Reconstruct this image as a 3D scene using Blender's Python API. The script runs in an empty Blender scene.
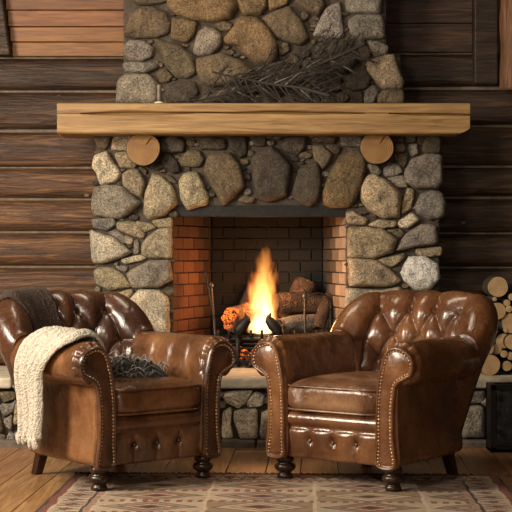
import bpy, bmesh, math, random
import numpy as np
from mathutils import Vector, noise, Matrix
random.seed(7); np.random.seed(7)
PI=math.pi
SC=bpy.context.scene
COL=SC.collection
F=1410.0            # focal length in pixels of a 512 frame
def W(px,py,D):     # point of the photograph -> world point on the plane D metres away
    return Vector(((px-256)/F*D, D-6.0, 1.0-(py-256)/F*D))
def tag(o,label=None,cat=None,group=None,kind=None):
    if label:o['label']=label
    if cat:o['category']=cat
    if group:o['group']=group
    if kind:o['kind']=kind
    return o
def empty(name,loc=(0,0,0),rz=0,label=None,cat=None,group=None):
    o=bpy.data.objects.new(name,None); COL.objects.link(o)
    o.location=loc; o.rotation_euler=(0,0,rz); o.empty_display_size=.1
    return tag(o,label,cat,group)
def link(name,me,mat=None,parent=None,smooth=True):
    o=bpy.data.objects.new(name,me); COL.objects.link(o)
    if mat: me.materials.append(mat)
    if smooth:
        me.polygons.foreach_set('use_smooth',[True]*len(me.polygons))
    if parent: o.parent=parent
    return o
class MB:
    "collects vertices, faces and a colour per face corner, and builds one mesh"
    def __init__(s): s.v=[];s.f=[];s.c=[];s.col=(1,1,1)
    def add(s,vs,fs):
        n=len(s.v); s.v.extend([tuple(p) for p in vs]); s.c.extend([s.col]*len(vs))
        s.f.extend([tuple(i+n for i in f) for f in fs])
    def box(s,lo,hi,M=None,jit=0):
        x0,y0,z0=lo;x1,y1,z1=hi
        vs=[Vector(p) for p in((x0,y0,z0),(x1,y0,z0),(x1,y1,z0),(x0,y1,z0),(x0,y0,z1),(x1,y0,z1),(x1,y1,z1),(x0,y1,z1))]
        if jit: vs=[p+Vector([random.uniform(-jit,jit) for _ in range(3)]) for p in vs]
        if M: vs=[M@p for p in vs]
        s.add(vs,[(0,3,2,1),(4,5,6,7),(0,1,5,4),(1,2,6,5),(2,3,7,6),(3,0,4,7)])
    def grid(s,P,cu=False,cv=False,flip=False):
        nu,nv=P.shape[:2]; fs=[]
        for i in range(nu if cu else nu-1):
            for j in range(nv if cv else nv-1):
                a=i*nv+j;b=((i+1)%nu)*nv+j;c=((i+1)%nu)*nv+(j+1)%nv;d=i*nv+(j+1)%nv
                fs.append((a,d,c,b) if flip else (a,b,c,d))
        s.add(P.reshape(-1,3).tolist(),fs)
    def tube(s,pts,rad,n=10,cap=True):
        pts=[Vector(p) for p in pts]; m=len(pts)
        if not hasattr(rad,'__len__'): rad=[rad]*m
        up=Vector((0,0,1)); P=[]
        T0=(pts[1]-pts[0]).normalized()
        a=T0.cross(up) if abs(T0.dot(up))<.95 else T0.cross(Vector((1,0,0)))
        a.normalize()
        for i,p in enumerate(pts):
            T=(pts[min(i+1,m-1)]-pts[max(i-1,0)]).normalized()
            a=(a-T*a.dot(T)).normalized(); b=T.cross(a)
            P.append([p+(a*math.cos(2*PI*k/n)+b*math.sin(2*PI*k/n))*rad[i] for k in range(n)])
        vs=[q for r in P for q in r]; fs=[]
        for i in range(m-1):
            for k in range(n):
                fs.append((i*n+k,i*n+(k+1)%n,(i+1)*n+(k+1)%n,(i+1)*n+k))
        if cap:
            fs.append(tuple(range(n-1,-1,-1))); fs.append(tuple((m-1)*n+k for k in range(n)))
        s.add(vs,fs)
    def lathe(s,prof,c=(0,0,0),n=24,M=None):
        vs=[];fs=[];m=len(prof);c=Vector(c)
        for r,z in prof:
            for k in range(n):
                p=Vector((r*math.cos(2*PI*k/n),r*math.sin(2*PI*k/n),z))
                if M:p=M@p
                vs.append(p+c)
        for i in range(m-1):
            for k in range(n):
                fs.append((i*n+k,i*n+(k+1)%n,(i+1)*n+(k+1)%n,(i+1)*n+k))
        fs.append(tuple(range(n-1,-1,-1))); fs.append(tuple((m-1)*n+k for k in range(n)))
        s.add(vs,fs)
    def build(s,name,mat,parent=None,smooth=True,sharp=None):
        me=bpy.data.meshes.new(name); me.from_pydata(s.v,[],s.f)
        a=me.color_attributes.new('Col','FLOAT_COLOR','POINT')
        a.data.foreach_set('color',[x for c in s.c for x in (*c,1)])
        me.validate(); me.update()
        o=link(name,me,mat,parent,smooth)
        if smooth and sharp: me.set_sharp_from_angle(angle=math.radians(sharp))
        return o
def rnd(a,b): return random.uniform(a,b)
def bevel(o,w,n=2):
    m=o.modifiers.new('bevel','BEVEL'); m.width=w;m.segments=n;m.limit_method='ANGLE';m.angle_limit=math.radians(40); return o
def catmull(pts,n,closed=True):
    P=[np.array(p,float) for p in pts]; m=len(P); out=[]
    segs=m if closed else m-1
    for i in range(segs):
        g=(lambda k:P[k%m]) if closed else (lambda k:P[max(0,min(m-1,k))])
        a,b,c,d=g(i-1),g(i),g(i+1),g(i+2)
        for t in np.linspace(0,1,12,endpoint=False):
            out.append(.5*((2*b)+(-a+c)*t+(2*a-5*b+4*c-d)*t*t+(-a+3*b-3*c+d)*t**3))
    if not closed: out.append(P[-1])
    out=np.array(out)
    Q=np.vstack([out,out[:1]]) if closed else out
    L=np.concatenate([[0],np.cumsum(np.linalg.norm(np.diff(Q,axis=0),axis=1))])
    s=np.linspace(0,L[-1],n,endpoint=not closed)
    return np.stack([np.interp(s,L,Q[:,k]) for k in range(Q.shape[1])],1)
def normals(P,cu=False,cv=False):
    def g(A,ax,c):
        if c: return np.roll(A,-1,ax)-np.roll(A,1,ax)
        return np.gradient(A,axis=ax)
    N=np.cross(g(P,0,cu),g(P,1,cv)); return N/(np.linalg.norm(N,axis=2,keepdims=True)+1e-12)
def ss(a,b,x):
    t=np.clip((x-a)/(b-a),0,1); return t*t*(3-2*t)
# ------------------------------------------------------------ materials
def newmat(name):
    m=bpy.data.materials.new(name); m.use_nodes=True; nt=m.node_tree
    b=nt.nodes['Principled BSDF']; return m,nt,b
def N(nt,t,**k):
    n=nt.nodes.new(t)
    for a,v in k.items():
        if a in n.inputs.keys(): n.inputs[a].default_value=v
        else: setattr(n,a,v)
    return n
def ramp(nt,stops,fac):
    r=nt.nodes.new('ShaderNodeValToRGB'); e=r.color_ramp.elements
    while len(e)<len(stops): e.new(.5)
    for x,(p,c) in zip(e,stops): x.position=p; x.color=(*c,1)
    nt.links.new(fac,r.inputs[0]); return r.outputs[0]
def coords(nt,scale=(1,1,1),rot=(0,0,0),kind='Object'):
    tc=nt.nodes.new('ShaderNodeTexCoord'); mp=nt.nodes.new('ShaderNodeMapping')
    mp.inputs['Scale'].default_value=scale; mp.inputs['Rotation'].default_value=rot
    nt.links.new(tc.outputs[kind],mp.inputs[0]); return mp.outputs[0]
def tex(nt,vec,scale,detail=4,rough=.6,dist=0):
    n=N(nt,'ShaderNodeTexNoise'); n.inputs['Scale'].default_value=scale; n.inputs['Detail'].default_value=detail
    n.inputs['Roughness'].default_value=rough; n.inputs['Distortion'].default_value=dist
    nt.links.new(vec,n.inputs['Vector']); return n.outputs['Fac']
def mixc(nt,a,b,fac,mode='MIX'):
    m=nt.nodes.new('ShaderNodeMix'); m.data_type='RGBA'; m.blend_type=mode
    def s(i,v):
        if hasattr(v,'node'): nt.links.new(v,i)
        else: i.default_value=v if not isinstance(v,tuple) else (*v,1)
    s(m.inputs[0],fac); s(m.inputs[6],a); s(m.inputs[7],b); return m.outputs[2]
def bump(nt,b,h,strength,dist=.01,prev=None):
    n=nt.nodes.new('ShaderNodeBump'); n.inputs['Strength'].default_value=strength; n.inputs['Distance'].default_value=dist
    nt.links.new(h,n.inputs['Height'])
    if prev: nt.links.new(prev,n.inputs['Normal'])
    nt.links.new(n.outputs[0],b.inputs['Normal']); return n.outputs[0]
def leather(name,dark,mid,light,rough=.33,worn=.5):
    m,nt,b=newmat(name); v=coords(nt)
    n1=tex(nt,v,4.5,5,.6,.3)
    c=ramp(nt,[(.3,dark),(.5,mid),(.5+.3/max(worn,.1)*.5,light)],n1)
    n2=tex(nt,v,60,3,.6); c=mixc(nt,c,ramp(nt,[(.3,(.72,.66,.62)),(.65,(1.1,1.08,1.05))],n2),.6,'MULTIPLY')
    nt.links.new(c,b.inputs['Base Color'])
    r=ramp(nt,[(.3,(rough-.08,)*3),(.7,(rough+.16,)*3)],tex(nt,v,14,4,.6)); nt.links.new(r,b.inputs['Roughness'])
    b.inputs['Coat Weight'].default_value=.5; b.inputs['Coat Roughness'].default_value=.16
    vo=N(nt,'ShaderNodeTexVoronoi'); vo.inputs['Scale'].default_value=240; nt.links.new(v,vo.inputs['Vector'])
    p=bump(nt,b,vo.outputs['Distance'],.12,.002)
    v2=coords(nt,(1,1,.55)); p=bump(nt,b,tex(nt,v2,16,4,.55,1.4),.45,.013,p)
    return m
def wood(name,c1,c2,c3,axis=0,scale=1,rough=.55,attr=False,bumps=.3,stretch=14,fleck=False):
    m,nt,b=newmat(name)
    s=[stretch]*3; s[axis]=1.0
    v=coords(nt,tuple(x*scale for x in s))
    g=tex(nt,v,2.2,6,.65,1.2)
    c=ramp(nt,[(.3,c1),(.5,c2),(.68,c3)],g)
    s2=[60]*3; s2[axis]=2
    f=tex(nt,coords(nt,tuple(x*scale for x in s2)),2,3,.6)
    c=mixc(nt,c,ramp(nt,[(.35,(.6,.55,.5)),(.6,(1.05,1.05,1.05))],f),.55,'MULTIPLY')
    kn=N(nt,'ShaderNodeTexVoronoi'); kn.inputs['Scale'].default_value=1.0
    sk=[5.0]*3; sk[axis]=2.6
    nt.links.new(coords(nt,tuple(x*scale for x in sk)),kn.inputs['Vector'])
    c=mixc(nt,ramp(nt,[(.0,(.28,.18,.12)),(.07,(.5,.38,.3)),(.12,(1,1,1))],kn.outputs['Distance']),c,1.0,'MULTIPLY')
    if attr:
        a=nt.nodes.new('ShaderNodeAttribute'); a.attribute_name='Col'
        c=mixc(nt,c,a.outputs['Color'],1.0,'MULTIPLY')
    if fleck:
        k2=N(nt,'ShaderNodeTexVoronoi'); k2.inputs['Scale'].default_value=1.0
        nt.links.new(coords(nt,(3.1,3,5.2)),k2.inputs['Vector'])
        c=mixc(nt,c,(.42,.30,.18),ramp(nt,[(.0,(1,1,1)),(.035,(.7,.7,.7)),(.06,(0,0,0))],k2.outputs['Distance']))
    nt.links.new(c,b.inputs['Base Color']); b.inputs['Roughness'].default_value=rough
    p=bump(nt,b,f,bumps,.004); bump(nt,b,g,bumps,.012,p)
    return m
def plain(name,c,rough=.6,metal=0,nscale=20,var=.35,bmp=.2,dist=.004,attr=False):
    m,nt,b=newmat(name); v=coords(nt); n=tex(nt,v,nscale,5,.6)
    lo=tuple(x*(1-var) for x in c); hi=tuple(min(1,x*(1+var)) for x in c)
    col=ramp(nt,[(.3,lo),(.7,hi)],n)
    if attr:
        a=nt.nodes.new('ShaderNodeAttribute'); a.attribute_name='Col'
        col=mixc(nt,col,a.outputs['Color'],1.0,'MULTIPLY')
    nt.links.new(col,b.inputs['Base Color']); b.inputs['Roughness'].default_value=rough; b.inputs['Metallic'].default_value=metal
    bump(nt,b,tex(nt,v,nscale*2.5,5,.65),bmp,dist); return m
def stonemat(name):
    m,nt,b=newmat(name); v=coords(nt)
    a=nt.nodes.new('ShaderNodeAttribute'); a.attribute_name='Col'
    n1=tex(nt,v,9,6,.65,.6); n2=tex(nt,v,120,4,.7)
    c=mixc(nt,a.outputs['Color'],ramp(nt,[(.3,(.50,.46,.43)),(.5,(1,.98,.94)),(.70,(1.5,1.42,1.25))],n1),1.0,'MULTIPLY')
    c=mixc(nt,c,ramp(nt,[(.36,(.36,.34,.32)),(.5,(1,1,1)),(.64,(1.75,1.70,1.62))],n2),1.0,'MULTIPLY')
    nt.links.new(c,b.inputs['Base Color']); b.inputs['Roughness'].default_value=.78
    p=bump(nt,b,tex(nt,v,24,7,.75,.4),1.0,.030); bump(nt,b,n2,.9,.010,p)
    return m
M={}
M['leather']=leather('brown_leather',(.060,.022,.010),(.140,.055,.021),(.30,.14,.058),.24,.6)
M['leather_worn']=leather('worn_leather',(.08,.034,.016),(.17,.08,.037),(.32,.18,.095),.28,.8)
M['leather_dark']=leather('dark_leather',(.028,.011,.006),(.062,.024,.011),(.14,.06,.028),.26,.6)
M['leather_lit']=leather('lit_leather',(.06,.024,.010),(.13,.055,.022),(.27,.13,.055),.26,.7)  # lighter copy of the dark leather, with light from the left in its colour
M['stone']=stonemat('field_stone')
M['mortar']=plain('dark_mortar',(.075,.058,.042),.9,0,30,.4,.6,.02)
M['log_wall']=wood('log_wall_wood',(.018,.008,.003),(.068,.032,.013),(.20,.108,.048),0,1.3,.5,True,.8,14,True)
M['panel']=wood('panel_boards',(.12,.040,.009),(.235,.092,.023),(.33,.145,.042),0,1.2,.5,True,.2)
M['beam']=wood('mantel_wood',(.19,.100,.034),(.33,.195,.075),(.43,.275,.115),0,.9,.5,False,.25)
M['floor']=wood('floor_planks',(.17,.085,.035),(.30,.16,.07),(.40,.23,.11),1,1,.38,True,.15)
M['darkwood']=wood('dark_turned_wood',(.012,.006,.004),(.03,.013,.008),(.06,.026,.014),2,1,.28,False,.1)
M['postwood']=wood('bark_post',(.05,.018,.007),(.15,.062,.024),(.28,.13,.055),2,1,.6,False,.9)
M['chink']=plain('chinking',(.17,.135,.10),.9,0,30,.3,.4)
M['nail']=plain('antique_brass',(.62,.42,.24),.28,.9,40,.3,.1)
M['iron']=plain('black_iron',(.022,.020,.019),.5,.6,40,.4,.5)
M['brick']=plain('firebrick',(1,1,1),.85,0,40,.3,.6,.008,True)
M['slab']=plain('hearth_stone',(.54,.48,.37),.75,0,12,.3,.6,.012)
M['bark']=plain('bark',(.035,.022,.015),.9,0,18,.6,1.0,.03)
M['ash']=plain('ash_bed',(.06,.045,.038),.95,0,30,.6,1,.02)
# ------------------------------------------------------------ cut log faces
def endgrain(name,c1,c2):
    m,nt,b=newmat(name); tc=nt.nodes.new('ShaderNodeTexCoord')
    mp=nt.nodes.new('ShaderNodeMapping'); mp.inputs['Scale'].default_value=(1,.01,1); nt.links.new(tc.outputs['Object'],mp.inputs[0])
    w=N(nt,'ShaderNodeTexWave'); w.wave_type='RINGS'; w.rings_direction='SPHERICAL'
    w.inputs['Scale'].default_value=34; w.inputs['Distortion'].default_value=2.2; w.inputs['Detail'].default_value=3
    nt.links.new(mp.outputs[0],w.inputs['Vector'])
    c=ramp(nt,[(.1,c1),(.9,c2)],w.outputs['Fac'])
    c=mixc(nt,c,ramp(nt,[(.3,(.6,.5,.4)),(.6,(1.1,1.08,1.05))],tex(nt,mp.outputs[0],14,4,.6)),.8,'MULTIPLY')
    nt.links.new(c,b.inputs['Base Color']); b.inputs['Roughness'].default_value=.7
    bump(nt,b,w.outputs['Fac'],.3,.004); return m
M['cut']=endgrain('cut_wood',(.20,.100,.034),(.36,.205,.075))
M['cutpale']=endgrain('cut_wood_pale',(.34,.22,.10),(.52,.36,.19))
def log_mesh(name,r,L,matbark,matcut,parent=None,crack=True,seed=0):
    "round log lying along Y, front face at y=0, bark shell and cut faces in one mesh"
    n=36; mb=MB(); off=seed*3.7
    R=[r*(1+.07*noise.noise((math.cos(2*PI*k/n)*1.2+off,math.sin(2*PI*k/n)*1.2,seed))) for k in range(n)]
    prof=[(0,1.0),(.004,1.03),(L*.25,1.04),(L*.5,1.0),(L*.75,1.03),(L,1.0)]
    P=[[ (R[k]*s*math.cos(2*PI*k/n),y,R[k]*s*math.sin(2*PI*k/n)) for k in range(n)] for y,s in prof]
    mb.grid(np.array(P),False,True)
    nb=len(mb.f)
    for y,sg in ((0,-1),(L,1)):
        rings=[1,.75,.5,.25,.05]
        Q=[[(R[k]*q*math.cos(2*PI*k/n),y+sg*.002*(1-q)+(.01 if (crack and sg<0 and k in(5,) and q in(.5,.75)) else 0),R[k]*q*math.sin(2*PI*k/n)) for k in range(n)] for q in rings]
        mb.grid(np.array(Q),False,True,flip=(sg<0))
        b=len(mb.v)-n; mb.f.append(tuple(range(b,b+n)) if sg<0 else tuple(range(b+n-1,b-1,-1)))
    me=bpy.data.meshes.new(name); me.from_pydata(mb.v,[],mb.f); me.materials.append(matbark); me.materials.append(matcut)
    for i,p in enumerate(me.polygons): p.material_index=0 if i<nb else 1; p.use_smooth=i<nb
    bm=bmesh.new(); bm.from_mesh(me); bmesh.ops.recalc_face_normals(bm,faces=bm.faces); bm.to_mesh(me); bm.free()
    o=bpy.data.objects.new(name,me); COL.objects.link(o)
    if parent:o.parent=parent
    return o
# ------------------------------------------------------------ setting: floor, walls
DW=8.32
mb=MB(); a=math.radians(2.6); x=-3.6
Rf=Matrix.Rotation(-a,4,'Z')
while x<3.6:
    w=rnd(.11,.19); y=-7.2+rnd(0,1.2)
    while y<2.6:
        L=rnd(1.4,2.6); g=rnd(.72,1.15); mb.col=(g,g*rnd(.93,1.02),g*rnd(.88,1.02))
        mb.box((x+.0015,y+.001,-.03),(x+w-.0015,min(y+L,2.6)-.001,rnd(-.001,.001)),Rf); y+=L
    x+=w
o=mb.build('floor',M['floor'],None,False); tag(o,kind='structure'); bevel(o,.002,1)
mb=MB(); mb.box((-3.8,-7.4,-.05),(3.8,2.8,-.028)); o=mb.build('trim_1',M['mortar'],None,False); tag(o,kind='structure')

# log wall : courses of bulging logs with pale chinking between them
seams=[256+171*.98,]
zL=[-.05,.15,.345,.54,.74,.936,1.14,1.333,1.52,1.737,1.97,2.17]
zR=[-.05,.15,.345,.54,.74,.93,1.135,1.345,1.526,1.766,1.988,2.193]
def course(mb,x0,x1,z0,z1,seed):
    nx=int((x1-x0)/.04)+2; nv=14; P=np.zeros((nx,nv,3))
    zc=(z0+z1)/2; r=(z1-z0)/2
    for i in range(nx):
        X=x0+(x1-x0)*i/(nx-1)
        for j in range(nv):
            t=-1+2*j/(nv-1); w=noise.noise((X*1.3,seed*5.1,t))*.012+noise.noise((X*7,seed*3.3,t*3))*.003
            P[i,j]=(X,DW-6-.062*math.sqrt(max(0,1-abs(t)**2.8))+w*(1-abs(t)),zc+r*.972*t+.006*noise.noise((X*1.1,seed*9,0)))
    mb.grid(P)
mb=MB()
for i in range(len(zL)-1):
    g=[.9,.9,.9,1.0,1.05,1.15,1.30,1.15,.85,.50,.42][i]; mb.col=(g*1.1,g*.95,g*.80); course(mb,-3.6,-.70,zL[i],zL[i+1],i)  # light falloff towards the top is put into the row colours
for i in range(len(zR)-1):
    g=[.6,.6,.6,.62,.6,.62,.66,.6,.7,.5,.42][i]; mb.col=(g,g*1.0,g*1.0); course(mb,.85,3.6,zR[i],zR[i+1],20+i)  # right logs darker: partly own tone, partly weaker light put into the colour
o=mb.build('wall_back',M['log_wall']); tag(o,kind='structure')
mb=MB()
mb.box((-3.6,DW-6-.008,-.05),(-.56,DW-6+.2,3.3)); mb.box((.58,DW-6-.008,-.05),(3.6,DW-6+.2,3.3)); mb.box((-.56,DW-6-.008,1.42),(.58,DW-6+.2,3.3)); mb.box((-.56,DW-6-.008,-.05),(.58,DW-6+.2,.30))
o=mb.build('trim_2',M['chink'],None,False); tag(o,kind='structure')
# upper plank panels
def planks(name,x0,x1,z0,z1,h,mat,g0,skew=0):
    mb=MB(); z=z0
    while z<z1-.01:
        hh=h*rnd(.85,1.15); g=g0*rnd(.72,1.15); mb.col=(g,g*rnd(.9,1.02),g*rnd(.85,1.0)); s=skew*(z-z0)
        mb.box((x0-s,DW-6-.05,z+.002),(x1,DW-6+.02,min(z+hh,z1)-.002)); z+=hh
    o=mb.build(name,mat,None,False); bevel(o,.004,2); tag(o,kind='structure'); return o
planks('trim_3',-1.43,-.70,2.17,3.3,.085,M['panel'],1.0,.14)
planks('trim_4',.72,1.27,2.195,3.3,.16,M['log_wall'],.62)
mb=MB(); mb.col=(.45,.42,.42)
P=[(-1.43,2.17),(-1.50,2.17),(-1.9,3.3),(-1.59,3.3)]
y0,y1=DW-6-.13,DW-6
mb.add([(x,y0,z) for x,z in P]+[(x,y1,z) for x,z in P],[(0,1,2,3),(7,6,5,4),(0,3,7,4),(0,4,5,1),(1,5,6,2),(2,6,7,3)])
mb.box((-3.6,DW-6-.07,2.17),(-1.50,DW-6,3.3))
o=mb.build('trim_5',M['log_wall'],None,False); tag(o,kind='structure'); bevel(o,.008)
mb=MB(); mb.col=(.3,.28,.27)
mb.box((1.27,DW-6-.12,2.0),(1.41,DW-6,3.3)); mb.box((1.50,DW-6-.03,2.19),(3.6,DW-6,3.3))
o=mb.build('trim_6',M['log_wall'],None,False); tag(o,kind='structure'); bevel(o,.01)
mb=MB(); prof=[(.115,1.97)]+[(.11+.006*math.sin(i*1.7),1.98+i*.08) for i in range(17)]
mb.lathe(prof,(1.53,DW-6-.10,0),28)
o=mb.build('log_post',M['postwood']); tag(o,'upright round reddish brown bark-textured log post at the top right corner of the wall','post')
# side walls and ceiling of the room stand outside the frame
for s,nm in ((-1,'wall_left'),(1,'wall_right')):
    mb=MB(); mb.col=(.8,.8,.8)
    for i in range(16):
        z0=-.05+i*.21; P=np.zeros((8,8,3))
        for a_ in range(8):
            for b_ in range(8):
                t=-1+2*b_/7; P[a_,b_]=(s*(3.6-.085*math.sqrt(max(0,1-abs(t)**2.6))),-7.2+9.6*a_/7,z0+.105+.104*t)
        mb.grid(P,flip=(s>0))
    o=mb.build(nm,M['log_wall']); tag(o,kind='structure')

# ------------------------------------------------------------ field stone masonry
TONE={'b':(.43,.36,.25),'g':(.27,.245,.215),'o':(.24,.165,.085),'d':(.085,.068,.052),'w':(.78,.77,.75),'k':(.16,.125,.08),'l':(.60,.54,.43),'p':(.80,.75,.62)}
UP='''k 133,-8 167,-8 167,3 155,6 140,7 134,2
k 124.6,29 131.5,17.5 139,9 153,8 166.6,13.7 171.5,25 168.6,35 157,39 135,40 125.6,37
g 124.6,47 131.5,40.6 145,42 154,49 153,58.6 141,62.5 131.5,62.5 125.6,56.6
g 123.7,64 131.5,63 153,63.5 159,68 149,74 129.5,74.6 124.6,70
g 118,82 125.6,75 149,75 158,84 158,105 117,105
k 155,40 168.6,44 182,47 194,58.6 196,74 188,79 176,78 166.6,68 161,56.6
k 157,74 166.6,69.5 173.5,78 168.6,83 161,84
o 172.5,18.5 198,23.5 194,37 187,44 171.5,41
o 168,-8 232,-8 238,8 232,20 215,24 195,22 175,15 168,8
g 194,50 198,34 206,28 214,29.5 222,37 222,47 212,55.6 200,57 194.5,54
k 214.6,25.4 223.4,22 232,25.4 231,31 221.5,32
o 233,-8 265,-8 267,8 262,16 245,17 239,9
o 268,-6 292,-6 287,6 270,12
k 261.5,19.5 278,11 290,8 302,22 309,40 300,47 286,43 276,39 268,29
o 224,39 233,29 239,18.5 256.6,18.5 268,29 277,43 278,60.5 272,64.5 258.6,66.4 245,56.6 237,48 225,45
k 196,60 208,57 222,54 240,61 258,75 256,83 235,86 212,88 202,84 197,72
d 165,86 194,82 200,93 190,104 168,104
d 202,90 240,90 250,104 205,104
k 278,43 288,44 290,51 282,57 279,55
k 294,-8 318,-8 325,6 318,17 308,14 296,6
g 313,35 325,10 339,3 342,20 343,39 325,38.5 313.7,37
g 346,-6 381,-6 380,15 351,14 346,10
g 348,22 356,16 382,16.6 385,39 370,41 360,43 350,34
d 309,46 320,47 328,58 319,59
k 355,47 364,42 371,56 364,61
g 366,42 376,42 388,47 386,55 374,57
b 366,64 378,58 393,55 398,70 403,82 401,89 382,90 372,80 365,72
d 346,78 364,66 371,80 366,90 352,92 345,88
k 376,97 384,90 402,90 403,104 378,104
g 364,91 372,86 379,91 373,104 364,104
d 352,94 361,92 362,104 350,104
d 329,45 345,41 358,60 345,75 330,70
d 262,68 280,62 300,70 305,84 280,92 262,84
d 305,62 326,62 342,76 340,92 318,94 308,84'''
LO='''k 94,137 112,137 107,150 99,148
b 113,140 118,135 134,135 130,151 112,150
b 115,154 128,152 139,163 136,168 121,168
l 95,156 108,152 114,163 122,172 118,182 101,185 97,173 93,167
b 123,175 131,169 140,170 146,183 142,198 130,192 124,185
g 95,189 106,185 124,187 141.5,203 130,214 120,219 95,216 92,206
b 145.5,194 153,174 163,177 173,187 178,204 165,216 149.5,220 144,214
k 140,167 147,170 146.5,176 141,172
g 93,219 114,218 117,224 108,231 95,228
b 117,222 136,222 146,233 143,239 128,234 118,229
b 137,221 152,224 156,228 145,232 138,226
b 152,221 172,218 172,227 160,228
l 91,230 106,235 116,238 132,252 124,257 101,264 93,261
g 108,233 117,230 127,238 125,244 115,237
b 126,236 134,239 133,244 127,244
g 135,241 139,240 140,253 134,254
b 141.5,247 146,239 159,229 172,228 172,258 150,258 143,255
l 121,259 140,255 147,258 141,261 126,264
b 94,271 102,267 114,267 124,275 133,286 110,290 97,283
g 116,266 128,266 126,272 120,270
g 127,273 149,261 170,260 173,279 159,287 134,288
b 117,293 133,289 134,294 128,300 116,298
l 130,300 140,289 159,290 169,298 170,335 140,335
d 160,139 178,137 186,143 184,152 170,154 160,150
d 198,140 209,137 225,140 226,150 201,150
k 179,160 189,150 199,151 205,160 199,168 182,167
d 160,157 170,154 178,162 181,172 174,174 162,166
k 157,172 172,177 178,184 170,182
b 179,182 184,174 197,172 203,182 209,197 207,205 188,210 181,199
k 204,170 209,155 230,153 240,164 246,187 224,206 211,186
d 228,137 246,137 247,155 240,158 231,150
d 250,136 266,136 266,146 256,147
d 251,160 258,151 272,147 281,154 292,166 287,196 268,202 259,200 253,185
d 280,145 287,137 306,137 305,148 297,157 284,151
d 291,195 299,168 317,162 322,178 318,201 309,207 297,202
k 311,140 319,135 336,138 334,144 313,143
k 312,146 322,146 332,154 330,162 322,170 314,160
k 325,146 340,147 338,155 332,154
g 341,135 362,134 361,148 340,146
o 322,195 327,178 338,158 350,151 364,153 366,168 361,185 354,203 347,208 332,208 324,205
b 360,188 366,176 374,174 388,182 401,195 398,217 384,219 366,209 360,199
g 366,164 374,162 381,172 376,177 367,170
g 383,170 388,163 398,165 402,173 392,177 384,176
g 387,178 403,176 407,188 396,188
k 393,136 402,135 402,143 394,143
k 394,145 404,144 405,152 395,153
k 393,155 408,154 404,168 396,164
k 404,135 415,136 414,143 405,143
g 407,146 416,144 418,154 410,157
k 418,136 423,137 421,146 417,143
k 425,136 440,135 439,153 424,154 421,149
g 404,172 411,159 427,154 441,156 442,184 437,189 415,189 404,182
g 414,207 421,193 431,191 441,193 445,203 443,217 429,220 417,214
b 401,214 402,201 407,188.5 414,191 410,209
l 397,222 411,213 419,220 406,229 398,227
b 346,213 352,211 367,220 364,225 348,224
b 368,225 378,220 396,221 395,227 384,229
b 348,227 382,229 397,240 392,252 374,259 348,257
k 386,230 401,229 404,234 398,239
g 393,251 404,235 421,224 435,226 437,244 413,247 402,250
b 415,249 441,247 441,255 429,257 417,255
b 377,259 404,253 403,258 392,267 382,264
w 400,272 408,257 423,256 437,264 439,279 429,289 415,290 404,281
b 348,258 376,260 388,268 400,281 388,286 349,286
l 346,288 380,290 400,287 404,300 396,328 347,328
b 94,292 112,294 126,302 136,318 130,336 96,334
b 95,340 128,340 138,338 168,339 170,368 95,368
b 404,296 436,292 442,330 402,330
b 348,332 390,332 440,334 440,368 348,368'''
def parse(t):
    out=[]
    for l in t.strip().split('\n'):
        k,*p=l.split(); out.append((k,[tuple(float(q) for q in s.split(',')) for s in p]))
    return out
def fill(polys,inside,box,n,rmin,rmax,tones):
    "small chips set in the joints the larger stones leave"
    def dist(p):
        d=1e9
        for k,q in polys:
            m=len(q); ins=False
            for i in range(m):
                a=q[i];b=q[(i+1)%m]
                vx,vy=b[0]-a[0],b[1]-a[1]; t=max(0,min(1,((p[0]-a[0])*vx+(p[1]-a[1])*vy)/(vx*vx+vy*vy+1e-9)))
                d=min(d,math.hypot(p[0]-a[0]-t*vx,p[1]-a[1]-t*vy))
                if (a[1]>p[1])!=(b[1]>p[1]) and p[0]<(b[0]-a[0])*(p[1]-a[1])/(b[1]-a[1])+a[0]: ins=not ins
            if ins: return -1
        return d
    for rr in (rmax,(rmax+rmin)/2,rmin):
        for _ in range(n):
            p=(rnd(box[0],box[2]),rnd(box[1],box[3]))
            if not inside(*p): continue
            d=min(dist(p),rmax*1.3)
            if d>rr:
                e=rnd(1,1.5); a0=rnd(0,PI); k=random.choice(tones)
                polys.append((k,[(p[0]+d*.95*math.cos(t)*e,p[1]+d*.95*math.sin(t)/e) for t in [a0+i*2*PI/5+rnd(-.3,.3) for i in range(5)]]))
    return polys
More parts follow.
